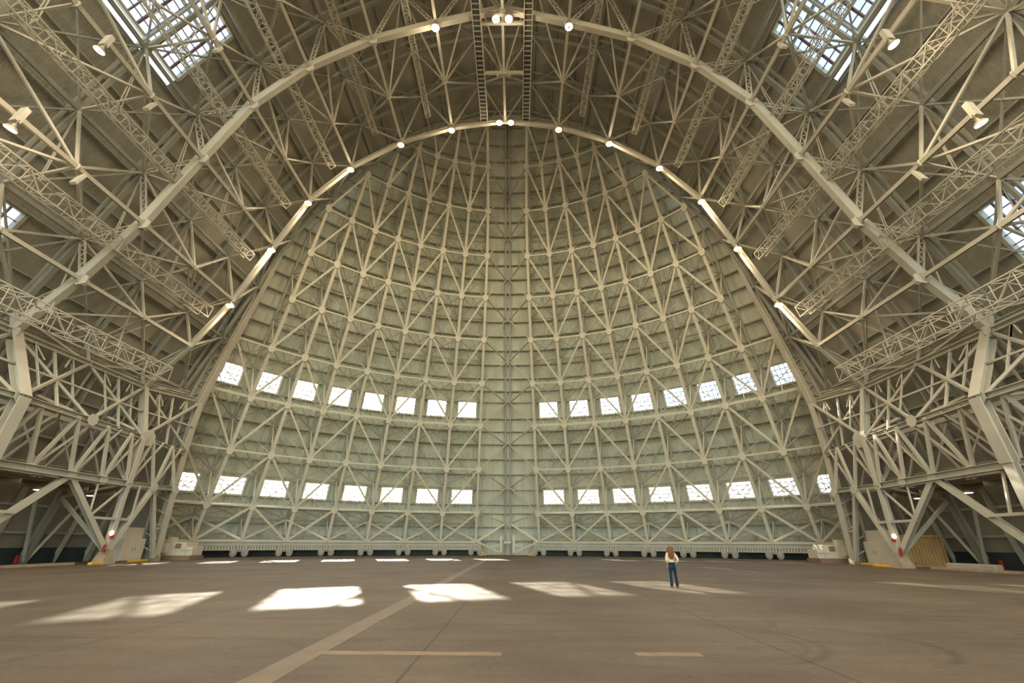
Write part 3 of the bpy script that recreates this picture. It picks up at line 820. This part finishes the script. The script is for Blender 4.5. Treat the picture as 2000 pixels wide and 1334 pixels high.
# ------------------------------------------------------------------ catwalks
CW = [(9.9,51.9,.6),(16.3,48.8,.6),(20.9,43.4,.7),(25.2,37.5,.8),(27.8,30.4,.85),(30.7,23.6,1.1),(32.9,16.7,1.35)]
def catwalk(x, z, w, sg, lab):
    t = thing('lattice_catwalk', lab, 'catwalk', (x*sg, 20, z), 'lattice catwalks hung along the roof')
    n = pn(x*sg, z); s_ = V((n.z, 0, -n.x)); c = V((x*sg, 0, z))
    ch = MB(); lc = MB(); ya, yb = 4.0, 41.5
    cs = [c + s_*(a*w/2) + n*(b*w/2) for a, b in ((-1,-1),(1,-1),(1,1),(-1,1))]
    for q in cs: ch.beam(q+V((0,ya,0)), q+V((0,yb,0)), .085, .085, n)
    N_ = int((yb-ya)/(w*1.15))
    for i in range(N_+1):
        y = lerp(ya, yb, i/N_); y2 = lerp(ya, yb, min(i+1,N_)/N_)
        for e in range(4):
            a, b = cs[e], cs[(e+1) % 4]
            lc.beam(a+V((0,y,0)), b+V((0,y,0)), .045, .045, (0,1,0), False)
            if i < N_: lc.beam((a if i % 2 else b)+V((0,y,0)), (b if i % 2 else a)+V((0,y2,0)), .045, .045, (0,1,0), False)
    ch.build('rail', STEEL, t); lc.build('lacing', STEEL, t)
    for y in (11, 17.3, 23.7, 30, 36.4):
        hg = MB()
        j = min(range(8), key=lambda q: abs(OUT[q][0]-x)+abs(OUT[q][1]-z-4))
        for q in (cs[2], cs[3]): hg.beam(q+V((0,y,0)), V((OUT[j][0]*sg, y, OUT[j][1])), .06, .06, (0,1,0), False)
        hg.build('hanger', STEEL, t)
for i, (x, z, w) in enumerate(CW):
    for sg, side in ((-1,'left'), (1,'right')):
        catwalk(x, z, w, sg, f'lattice catwalk under the {side} roof slope, {ORD[i]} down from the crown')
for sg, side in ((-1,'left'), (1,'right')):
    t = thing('crown_walkway', f'{side} one of the two ladder-like walkways along the crown', 'walkway', (2.75*sg, 20, 52), 'crown walkways')
    mb = MB(); a, b = 2.3*sg, 3.15*sg
    for x in (a, b): mb.beam((x,3,52.3),(x,43,52.3),.09,.28); mb.beam((x,3,53.3),(x,43,53.3),.06,.06)
    mb.build('rail', STEEL, t)
    mb = MB(); y = 3.2
    while y < 43: mb.beam((a,y,52.25),(b,y,52.25),.1,.06); y += .55
    for y in range(5, 43, 3): 
        for x in (a, b): mb.beam((x,y,52.3),(x,y,53.4),.06,.06)
    mb.build('rung', GIRT, t)
    mb = MB(); mb.box((min(a,b),3,52.32),(max(a,b),43,52.36)); mb.build('grating', GRATE, t)
t = thing('cross_rail', 'short steel crossbar joining the two crown walkways', 'crossbar', (0, 36, 52.2))
mb = MB(); mb.ibeam((-2.3,36,52.2),(2.3,36,52.2),.3,.3,(0,0,1)); mb.build('bar', STEEL, t)
mb = MB()
for x in (-.7,.7): mb.cyl((x,36,51.6),(x,36,52.0),.16,.12,10)
mb.build('fitting', ALU, t)
t = thing('cross_rail', 'crossbar between the crown walkways that carries a lamp pair', 'crossbar', (0, 30, 53))
mb = MB(); mb.ibeam((-2.3,30,53.0),(2.3,30,53.0),.35,.3,(0,0,1)); mb.ibeam((-2.3,30.9,53.0),(2.3,30.9,53.0),.3,.3,(0,0,1)); mb.build('bar', STEEL, t)

# ------------------------------------------------------------------ lamps
def lamp_proto():
    t = thing('high_bay_lamp', '', 'lamp', (0,0,0))
    mb = MB(); mb.cyl((0,0,0.0),(0,0,.22),.42,.30,20); mb.cyl((0,0,.22),(0,0,.5),.16,.10,12); mb.beam((0,0,.5),(0,0,.9),.07,.07); mb.build('housing', ALU, t)
    mb = MB(); k = 24
    vs = []
    for r, z in ((.38,-.02),(.14,-.02),(.38,-.06),(.14,-.06)):
        vs += [V((r*cos(2*pi*i/k), r*sin(2*pi*i/k), z)) for i in range(k)]
    fs = []
    for i in range(k):
        j = (i+1) % k
        fs += [(i,j,2*k+j,2*k+i), (k+j,k+i,3*k+i,3*k+j), (2*k+i,2*k+j,3*k+j,3*k+i), (j,i,k+i,k+j)]
    mb.add(vs, fs); mb.build('ring_lens', LAMPE, t)
    mb = MB(); mb.cyl((0,0,-.09),(0,0,0),.09,.12,12); mb.build('hub', ALU, t)
    return t
proto = lamp_proto(); first = True
LS = []
def put_lamp(p, lab, group, tilt=None, light=True, power=1.0, sc=1.0):
    global first
    o = proto if first else copy_tree(proto)
    first = False
    o.location = p; o['label'] = lab; o['group'] = group
    o.scale = (sc,)*3
    if tilt: o.rotation_euler = tilt
    if light: LS.append((V(p), power))
for sg, side in ((-1,'left'), (1,'right')):
    for k in range(1, 7):
        x, z = INN[k]; 
        put_lamp((x*sg, 42.55, z-.75), f'{ORD[k-1]} glowing round lamp {side} of the crown pair on the slender arch', 'lamps on the slender arch')
    put_lamp((.75*sg, 42.4, 51.6), f'{side} lamp of the crown pair on the slender arch', 'lamps on the slender arch')
    put_lamp((.68*sg, 30.0, 52.2), f'{side} lamp of the nearer crown pair at the top centre', 'lamps on the wide arch')
    put_lamp((6.9*sg, 29.8, 50.5), f'single round lamp on the wide arch just {side} of the crown', 'lamps on the wide arch')
    put_lamp((25.2*sg, 18.8, 30.5), f'large angled lamp high on the {side}, upper of two', 'large angled side lamps', (0, -.35*sg, 0), sc=.8)
    put_lamp((27.8*sg, 18.8, 23.6), f'large angled lamp high on the {side}, lower of two', 'large angled side lamps', (0, -.35*sg, 0), sc=.8)
    for i, (x, z) in enumerate(((25.3,31.2),(28.0,24.4))):
        mb = MB(); c = V((x*sg, 18.9, z)); mb.beam(c+V((-.1*sg,-.05,-.2)), c+V((.25*sg,.35,1.3)), .42, .3, (0,1,0))
        o = mb.build('lamp_bracket', STEEL); tag(o, f'flat steel bracket holding the {"upper" if i == 0 else "lower"} large lamp on the {side}', 'bracket', 'large lamp brackets')
    for i, (x, y, z) in enumerate(((26.0,24.0,31.6),(28.9,24.2,24.7),(23.0,24.4,38.7))):
        mb = MB(); c = V((x*sg, y, z)); mb.beam(c+V((0,-.4,-.5)), c+V((.15*sg,.1,.7)), .42, .2, (0,1,0)); mb.beam(c+V((.15*sg,.1,.7)), c+V((.25*sg,.2,1.1)), .1, .1)
        o = mb.build('hanging_panel', STEEL); tag(o, f'small unlit panel hung from the {side} roof trusses, {["middle","lowest","topmost"][i]} of three', 'panel', 'unlit hanging panels')
# lamps further back in the hall (same pattern of arches, behind the camera)
for y in (4.5, -8.3, -21.0, -34.0):
    for sg in (-1, 1):
        for k in (1, 3, 5):
            LS.append((V((INN[k][0]*sg, y, INN[k][1]-.8)), .7 if y > 0 else 1.7))

LAMP_W = 1350
lcol = (1.0, .76, .51)
for i, (p, pw) in enumerate(LS):
    l = bpy.data.lights.new('lamp_light', 'SPOT'); l.energy = LAMP_W*pw; l.color = lcol; l.shadow_soft_size = .75; l.spot_size = radians(172); l.spot_blend = .5
    o = bpy.data.objects.new('lamp_light', l); col.objects.link(o); o.location = p + V((-.25 if p.x > 0 else .25, -.0, -.8))
    if i % 2 == 0 or p.y < 10:      # added fill points: spill up to the crown, light the doors from the front
        l = bpy.data.lights.new('lamp_fill_light', 'POINT'); l.energy = LAMP_W*pw*(.22 if p.y > 10 else 1.0); l.color = lcol; l.shadow_soft_size = .6
        o = bpy.data.objects.new('lamp_fill_light', l); col.objects.link(o); o.location = p + V((0, -.0, -1.1))

# ------------------------------------------------------------------ things on the floor
# tall cabinets
def cabinet(sg, side):
    t = thing('tall_cabinet', f'tall white two-door steel cabinet against the {side} door jamb', 'cabinet', (36.6*sg, 50, 0), 'tall white cabinets')
    # stands just inside the jamb; doors face the hall
    x0, x1 = 35.8*sg, 37.0*sg; lo, hi = min(x0,x1), max(x0,x1)
    y0, y1 = 46.9, 49.6
    mb = MB(); mb.box((lo,y0,.08),(hi,y1,2.05)); mb.build('body', WHITE, t, bevel=.02)
    mb = MB(); a, b = (x0+.35*sg, x1); mb.box((min(a,b),y0+.25,2.05),(max(a,b),y1-.1,3.05)); mb.build('top_box', WHITE, t, bevel=.02)
    mb = MB(); mb.box((lo+.05,y0+.05,0),(hi-.05,y1-.05,.1)); mb.build('plinth', BASE, t)
    for i, (a, b) in enumerate(((y0+.03,(y0+y1)/2-.02),((y0+y1)/2+.02,y1-.03))):
        mb = MB(); q = (x0-.04*sg, x0); mb.box((min(q),a,.15),(max(q),b,2.0)); dd = mb.build('door', WHITE, t, bevel=.01)
        mb = MB(); yy = b-.15 if i == 0 else a+.15; mb.beam((x0-.08*sg,yy,.95),(x0-.08*sg,yy,1.25),.04,.05); mb.build('handle', IRON, dd)
cabinet(-1, 'left'); cabinet(1, 'right')
# drive machinery at the outer ends of the doors
def machine(sg, side):
    t = thing('drive_housing', f'low pale door-drive machine housing at the {side} end of the door', 'machine', (36*sg, 53.5, 0), 'door drive housings')
    X = lambda a, b: (min(a*sg,b*sg), max(a*sg,b*sg))
    def bx(mb, xa, xb, ya, yb, za, zb): x = X(xa, xb); mb.box((x[0],ya,za),(x[1],yb,zb))
    mb = MB(); bx(mb, 33.2,38.4,53,55.4,0,.42); mb.build('plinth', BASE, t)
    mb = MB(); bx(mb, 34.0,37.6,53.2,55.2,.42,1.75); mb.build('body', MACH, t, bevel=.04)
    mb = MB(); bx(mb, 33.2,34.1,53.2,55,.42,1.3); mb.build('end_cover', MACH, t, bevel=.05)
    mb = MB(); bx(mb, 35.9,37.9,53.05,53.2,.7,1.6); mb.build('front_panel', WHITE, t)
    mb = MB(); bx(mb, 35.8,36.5,53.6,54.3,1.75,2.25); bx(mb, 36.7,37.0,53.6,54.0,1.75,2.1); mb.build('control_box', MACH, t, bevel=.03)
    mb = MB(); bx(mb, 34.5,35.1,53.12,53.2,1.15,1.6); mb.build('louvre', BASE, t)
    mb = MB(); mb.beam((33.9*sg,53.1,.1),(33.9*sg,53.1,1.5),.07,.07); mb.beam((33.2*sg,53.1,1.0),(34.4*sg,53.1,1.0),.06,.06); mb.build('lever', MACH, t)
machine(-1, 'left'); machine(1, 'right')
# shipping container, right
t = thing('shipping_container', 'short tan corrugated shipping container beside the right V-leg', 'container', (37.6, 46.2, 0))
x0, x1, y0, y1 = 36.45, 39.6, 45.0, 47.4
mb = MB(); n = 10
mb.v = []; 
prof = []
for i in range(n):
    a = lerp(x0+.1, x1-.1, i/n); w = (x1-x0-.2)/n
    prof += [(a, 0), (a+w*.38, 0), (a+w*.5, .13), (a+w*.88, .13)]
prof.append((x1-.1, 0))
for yy, s in ((y0+.03, 1), (y1-.03, -1)):
    for (a, da), (b, db) in zip(prof[:-1], prof[1:]):
        mb.add([V((a,yy+da*s,.15)), V((b,yy+db*s,.15)), V((b,yy+db*s,2.48)), V((a,yy+da*s,2.48))], [(0,1,2,3)])
mb.box((x0+.1,y0+.12,2.46),(x1-.1,y1-.12,2.54)); mb.box((x0+.1,y0+.12,.08),(x1-.1,y1-.12,.16)); mb.box((x1-.12,y0+.1,.1),(x1-.04,y1-.1,2.5))
mb.build('corrugated_body', TAN, t)
mb = MB()
for z in (.08, 2.52):
    for yy in (y0, y1): mb.beam((x0,yy,z),(x1,yy,z),.12,.16)
    for xx in (x0, x1): mb.beam((xx,y0,z),(xx,y1,z),.12,.16)
for xx in (x0, x1):
    for yy in (y0, y1): mb.beam((xx,yy,0),(xx,yy,2.6),.14,.14)
mb.build('frame', TAN, t)
for i, (a, b) in enumerate(((y0+.08,(y0+y1)/2-.01),((y0+y1)/2+.01,y1-.08))):
    mb = MB(); mb.box((x0-.03,a,.18),(x0+.04,b,2.42)); dd = mb.build('door', CREAM, t)
    mb = MB()
    for q in (.3,.7): mb.cyl((x0-.08,lerp(a,b,q),.1),(x0-.08,lerp(a,b,q),2.5),.03,.03,8)
    for z in (.6,1.3,1.9): mb.beam((x0-.07,a+.1,z),(x0-.07,b-.1,z),.05,.04)
    mb.build('lock_bar', IRON, dd)
# yellow curbs and concrete curbs
for sg, side, items in ((-1,'left',((33.4,41.2,43.6),(34.9,47.2,49.5))), (1,'right',((33.5,43.9,45.9),(34.9,47.6,49.5),(34.2,45.4,46.6)))):
    for i, (x, a, b) in enumerate(items):
        mb = MB(); mb.box((min(x*sg,(x+.35)*sg),a,0),(max(x*sg,(x+.35)*sg),b,.2)); o = mb.build('curb_block', YELLOW, bevel=.03)
        tag(o, f'yellow painted curb {["beside the front V-leg footing","close to the door jamb foot","by the container end"][i]} on the {side}', 'curb', 'yellow curbs')
    mb = MB(); mb.box((min(34.6*sg,35.0*sg),8,0),(max(34.6*sg,35.0*sg),41.0,.2)); o = mb.build('curb', CONC, bevel=.02)
    tag(o, f'long low concrete curb along the {side} side of the floor', 'curb')
mb = MB(); mb.box((35.6,36.5,0),(36.2,40.6,.5)); o = mb.build('concrete_barrier', paint('pale_barrier', (.5,.45,.36)), bevel=.08); tag(o, 'low pale concrete barrier on the right, near the wall', 'barrier')
mb = MB(); mb.cyl((40.2,40.8,.02),(40.2,40.8,.65),.16,.16,16); mb.cyl((40.2,40.8,.65),(40.2,40.8,.7),.16,.12,16); o = mb.build('red_drum', RED); tag(o, 'red drum in the shade by the right wall', 'drum')
mb = MB(); mb.cyl((-40.6,42.0,.02),(-40.6,42.0,.65),.16,.16,16); mb.cyl((-40.6,42.0,.65),(-40.6,42.0,.7),.16,.12,16); o = mb.build('red_drum', RED); tag(o, 'red drum in the shade by the left wall', 'drum')
# alarm lights and extinguishers on the V legs
for sg, side in ((-1,'left'), (1,'right')):
    t = thing('alarm_light', f'round glowing alarm light on the {side} V-leg', 'light', (33.6*sg, 42.6, 2.4), 'alarm lights')
    c = V((33.62*sg, 42.45, 2.45))
    mb = MB(); mb.sphere(c, .17, (1,1,1.25)); mb.build('globe', ALARM, t, True)
    mb = MB(); mb.box(tuple(c+V((-.12,.08,-.45))), tuple(c+V((.12,.22,-.15)))); mb.build('base_box', RED, t)
    t = thing('fire_extinguisher', f'red fire extinguisher hung low on the {side} V-leg', 'fire extinguisher', (33.6*sg, 42.4, 1.0), 'extinguishers')
    c = V((33.6*sg, 42.2, .95))
    mb = MB(); mb.cyl(c, c+V((0,0,.5)), .12, .12, 14); mb.cyl(c+V((0,0,.5)), c+V((0,0,.6)), .12, .04, 14); mb.build('cylinder', RED, t, False)
    mb = MB(); mb.beam(c+V((0,0,.6)), c+V((0,0,.72)), .06, .06); mb.beam(c+V((-.1,0,.72)), c+V((.1,0,.72)), .05, .04); mb.tube([c+V((.05,0,.68)), c+V((.16,-.03,.55)), c+V((.15,-.03,.2))], [.02,.02,.02]); mb.build('valve', IRON, t)

# ------------------------------------------------------------------ the person
PX, PY = 8.5, 22.9
SKIN = paint('skin', (.62,.40,.28), .5, scale=8, var=.04)
BLOUSE = paint('cream_blouse_cloth', (.74,.63,.43), .8, scale=10, var=.06)
JEAN = paint('teal_denim', (.005,.028,.042), .8, scale=12, var=.2)
HAIR = paint('auburn_hair', (.20,.075,.03), .5, scale=20, var=.35)
SHOE = paint('brown_leather', (.14,.05,.03), .5)
def skin_obj(name, mat, parent, verts, edges, radii, root=0, sub=2):
    me = bpy.data.meshes.new(name); me.from_pydata(verts, edges, []); me.update()
    o = bpy.data.objects.new(name, me); col.objects.link(o); o.parent = parent
    md = o.modifiers.new('skin', 'SKIN'); md.use_smooth_shade = True
    if not me.skin_vertices: me.attributes
    lay = me.skin_vertices[0].data if len(me.skin_vertices) else None
    if lay is None:
        raise RuntimeError('no skin layer')
    for i, r in enumerate(radii):
        lay[i].radius = r if isinstance(r, tuple) else (r, r); lay[i].use_root = (i == root)
    md2 = o.modifiers.new('sub', 'SUBSURF'); md2.levels = sub; md2.render_levels = sub
    me.materials.append(mat)
    return o
pr = thing('person', 'woman seen from behind in cream blouse and dark flared jeans, long auburn hair', 'person', (PX, PY, 0))
# x: right is +x (her right hand side, back to the camera), y: + is the way she faces
hz = .90
body_v = [(0,0,.93),(0,-.01,1.05),(0,.0,1.18),(0,.0,1.33),(0,-.005,1.41),(0,.012,1.47),(0,.02,1.55),(0,.022,1.61),
          (-.085,0,.88),(-.095,.01,.50),(-.105,-.01,.10),(-.11,.09,.045),
          (.085,0,.88),(.095,.01,.50),(.115,-.01,.10),(.135,.08,.045),
          (-.15,0,1.37),(-.185,-.01,1.22),(-.20,-.02,1.09),(-.165,.09,.96),(-.145,.13,.90),
          (.15,0,1.37),(.215,-.03,1.23),(.265,-.06,1.10),(.20,.04,.97),(.17,.09,.91)]
body_e = [(0,1),(1,2),(2,3),(3,4),(4,5),(5,6),(6,7),(0,8),(8,9),(9,10),(10,11),(0,12),(12,13),(13,14),(14,15),
          (3,16),(16,17),(17,18),(18,19),(19,20),(3,21),(21,22),(22,23),(23,24),(24,25)]
body_r = [(.125,.09),(.105,.08),(.10,.08),(.12,.085),(.05,.05),(.045,.045),(.078,.092),(.06,.07),
          .08,.05,.034,.03,.08,.05,.034,.03, .05,.04,.034,.026,.03,.05,.04,.034,.026,.03]
skin_obj('body', SKIN, pr, body_v, body_e, body_r)
# face on the far side of the head, ears
mb = MB(); h = V((PX,PY,1.575))
mb.sphere(h+V((0,.118,-.01)), .014, (.9,1.3,1.6)); mb.sphere(h+V((-.078,.02,-.01)), .02, (.5,1,1.5)); mb.sphere(h+V((.078,.02,-.01)), .02, (.5,1,1.5)); mb.build('nose_and_ears', SKIN, pr, True)
mb = MB()
for s2 in (-1,1): mb.sphere(h+V((.032*s2,.098,.012)), .012)
mb.build('eye', paint('eye_white', (.6,.6,.58)), pr, True)
mb = MB(); mb.sphere(h+V((0,.104,-.055)), .018, (1.3,.5,.4)); mb.build('mouth', paint('lip', (.45,.15,.12)), pr, True)
# hands: palm with four fingers and a thumb each, resting on the front pockets
for s2, w0 in ((-1,(-.145,.13,.90)), (1,(.17,.09,.91))):
    mb = MB(); w = V((PX,PY,0))+V(w0)
    d_ = V((-.25*s2,.5,-.8)).normalized(); sd = d_.cross(V((0,1,.3))).normalized()
    mb.sphere(w + d_*.045, .042, (.85,.5,1.1), 10, 6)
    for f, (o_, L_) in enumerate(((-.028,.062),(-.010,.074),(.009,.070),(.027,.056))):
        a = w + d_*.07 + sd*o_; b = a + d_*L_*.55 + V((-.006*s2,-.004,0)); c = b + (d_ + V((-.5*s2,-.3,0))).normalized()*L_*.5
        mb.tube([a, b, c], [.0095,.0085,.0065], 8)
    a = w + d_*.02 + sd*.03*s2; mb.tube([a, a + V((.03*s2,.02,-.03)), a + V((.028*s2,.035,-.06))], [.012,.0105,.008], 8)
    mb.build('hand', SKIN, pr, True)
# jeans
jv = [(0,0,.96),(0,0,.88),(-.09,0,.80),(-.098,.01,.52),(-.112,-.005,.28),(-.118,-.01,.05),(.09,0,.80),(.10,.01,.52),(.12,-.005,.28),(.132,-.01,.05),(0,-.005,1.03)]
je = [(0,1),(1,2),(2,3),(3,4),(4,5),(1,6),(6,7),(7,8),(8,9),(0,10)]
jr = [(.155,.115),(.17,.125),(.092,.10),.068,.066,(.078,.085),(.092,.10),.068,.066,(.078,.085),(.13,.10)]
skin_obj('jeans', JEAN, pr, jv, je, jr, 1)
mb = MB(); c = V((PX,PY,0)); 
for s2 in (-1,1): mb.beam(c+V((.085*s2-.05,-.125,.84)), c+V((.085*s2+.05,-.125,.84)), .012, .11, (0,0,1))
mb.beam(c+V((-.14,-.1,1.0)), c+V((.14,-.1,1.0)), .03, .045, (0,0,1)); mb.build('pocket_and_waistband', JEAN, pr)
# blouse
bv = [(0,-.005,1.02),(0,-.01,1.14),(0,-.005,1.28),(0,-.002,1.39),(-.155,0,1.375),(-.20,-.01,1.24),(-.215,-.02,1.10),(-.18,.07,.985),(.155,0,1.375),(.23,-.03,1.25),(.28,-.06,1.10),(.215,.03,.985)]
be = [(0,1),(1,2),(2,3),(2,4),(4,5),(5,6),(6,7),(2,8),(8,9),(9,10),(10,11)]
br = [(.15,.115),(.145,.115),(.15,.115),(.075,.07),.068,.062,.066,.042,.068,.062,.066,.042]
skin_obj('blouse', BLOUSE, pr, bv, be, br, 1)
# hair: a cap with long wavy locks down the back
mb = MB(); h = V((PX,PY,1.60)); mb.sphere(h+V((0,.0,0)), .105, (.88,1.02,.95), 16, 10)
random.seed(3)
for i in range(46):
    a = radians(random.uniform(-205, 25)); rr = .075
    p = [h + V((rr*cos(a), rr*sin(a)*1.05, .03))]
    L_ = random.uniform(.40,.56); ph = random.uniform(0,6)
    sw = random.uniform(-.03,.03)
    for q in range(1, 7):
        tt = q/6
        x = rr*cos(a)*(1+.25*sin(tt*3)) + sw*tt + .012*sin(ph+tt*9); y = -abs(rr*sin(a))*(1+.3*tt)-.035*tt - .03*sin(tt*pi) + .008*cos(ph+tt*8)
        if sin(a) > 0: y = .02-.10*tt
        p.append(h + V((x*(1.15 if tt < .5 else 1.2-.5*(tt-.5)), y, .03-L_*tt)))
    mb.tube(p, [.022,.027,.028,.026,.022,.016,.006], 6)
mb.build('hair', HAIR, pr, True)
for s2, x in ((-1,-.118),(1,.132)):
    mb = MB(); c = V((PX+x,PY,0)); mb.sphere(c+V((0,.05,.045)), .1, (.48,1.25,.5), 12, 8); mb.box(tuple(c+V((-.03,-.055,0))), tuple(c+V((.03,.0,.06)))); mb.build('shoe', SHOE, pr, True)

# ------------------------------------------------------------------ daylight
w = bpy.data.worlds.new('sky'); scene.world = w; w.use_nodes = True
nt = w.node_tree; nt.nodes.clear()
wo = nt.nodes.new('ShaderNodeOutputWorld'); bg = nt.nodes.new('ShaderNodeBackground')
sk = nt.nodes.new('ShaderNodeTexSky'); sk.sky_type = 'NISHITA'; sk.sun_disc = False
SUN_EL, SUN_AZ = radians(22.7), radians(16.9)
sk.sun_elevation = SUN_EL; sk.sun_rotation = -SUN_AZ; sk.air_density = 1.2; sk.dust_density = 1.0; sk.ozone_density = 1.0
nt.links.new(sk.outputs[0], bg.inputs['Color']); bg.inputs['Strength'].default_value = .95
nt.links.new(bg.outputs[0], wo.inputs['Surface'])
sun = bpy.data.lights.new('sun', 'SUN'); sun.energy = 17; sun.angle = radians(.55); sun.color = (1.0,.86,.66)
so = bpy.data.objects.new('sun', sun); col.objects.link(so)
dirv = V((sin(SUN_AZ)*cos(SUN_EL), -cos(SUN_AZ)*cos(SUN_EL), -sin(SUN_EL)))
so.rotation_euler = dirv.to_track_quat('-Z', 'Y').to_euler()

# ------------------------------------------------------------------ camera
cam = bpy.data.cameras.new('camera'); cam.sensor_width = 36; cam.lens = 888.7/2000*36; cam.clip_end = 500
co = bpy.data.objects.new('camera', cam); col.objects.link(co)
co.location = (1.52, 0, 1.77)
co.rotation_euler = (Matrix.Rotation(radians(.67), 3, 'Z') @ Matrix.Rotation(radians(90+23.918), 3, 'X') @ Matrix.Rotation(radians(.25), 3, 'Z')).to_euler()
scene.camera = co
scene.view_settings.view_transform = 'Standard'; scene.view_settings.look = 'None'
scene.view_settings.gamma = 1; scene.view_settings.use_curve_mapping = False
scene.view_settings.exposure = 0.0
cy = scene.cycles
cy.use_denoising = True; cy.max_bounces = 6; cy.diffuse_bounces = 5; cy.glossy_bounces = 2; cy.transparent_max_bounces = 12; cy.caustics_reflective = False; cy.caustics_refractive = False
cy.sample_clamp_indirect = 6
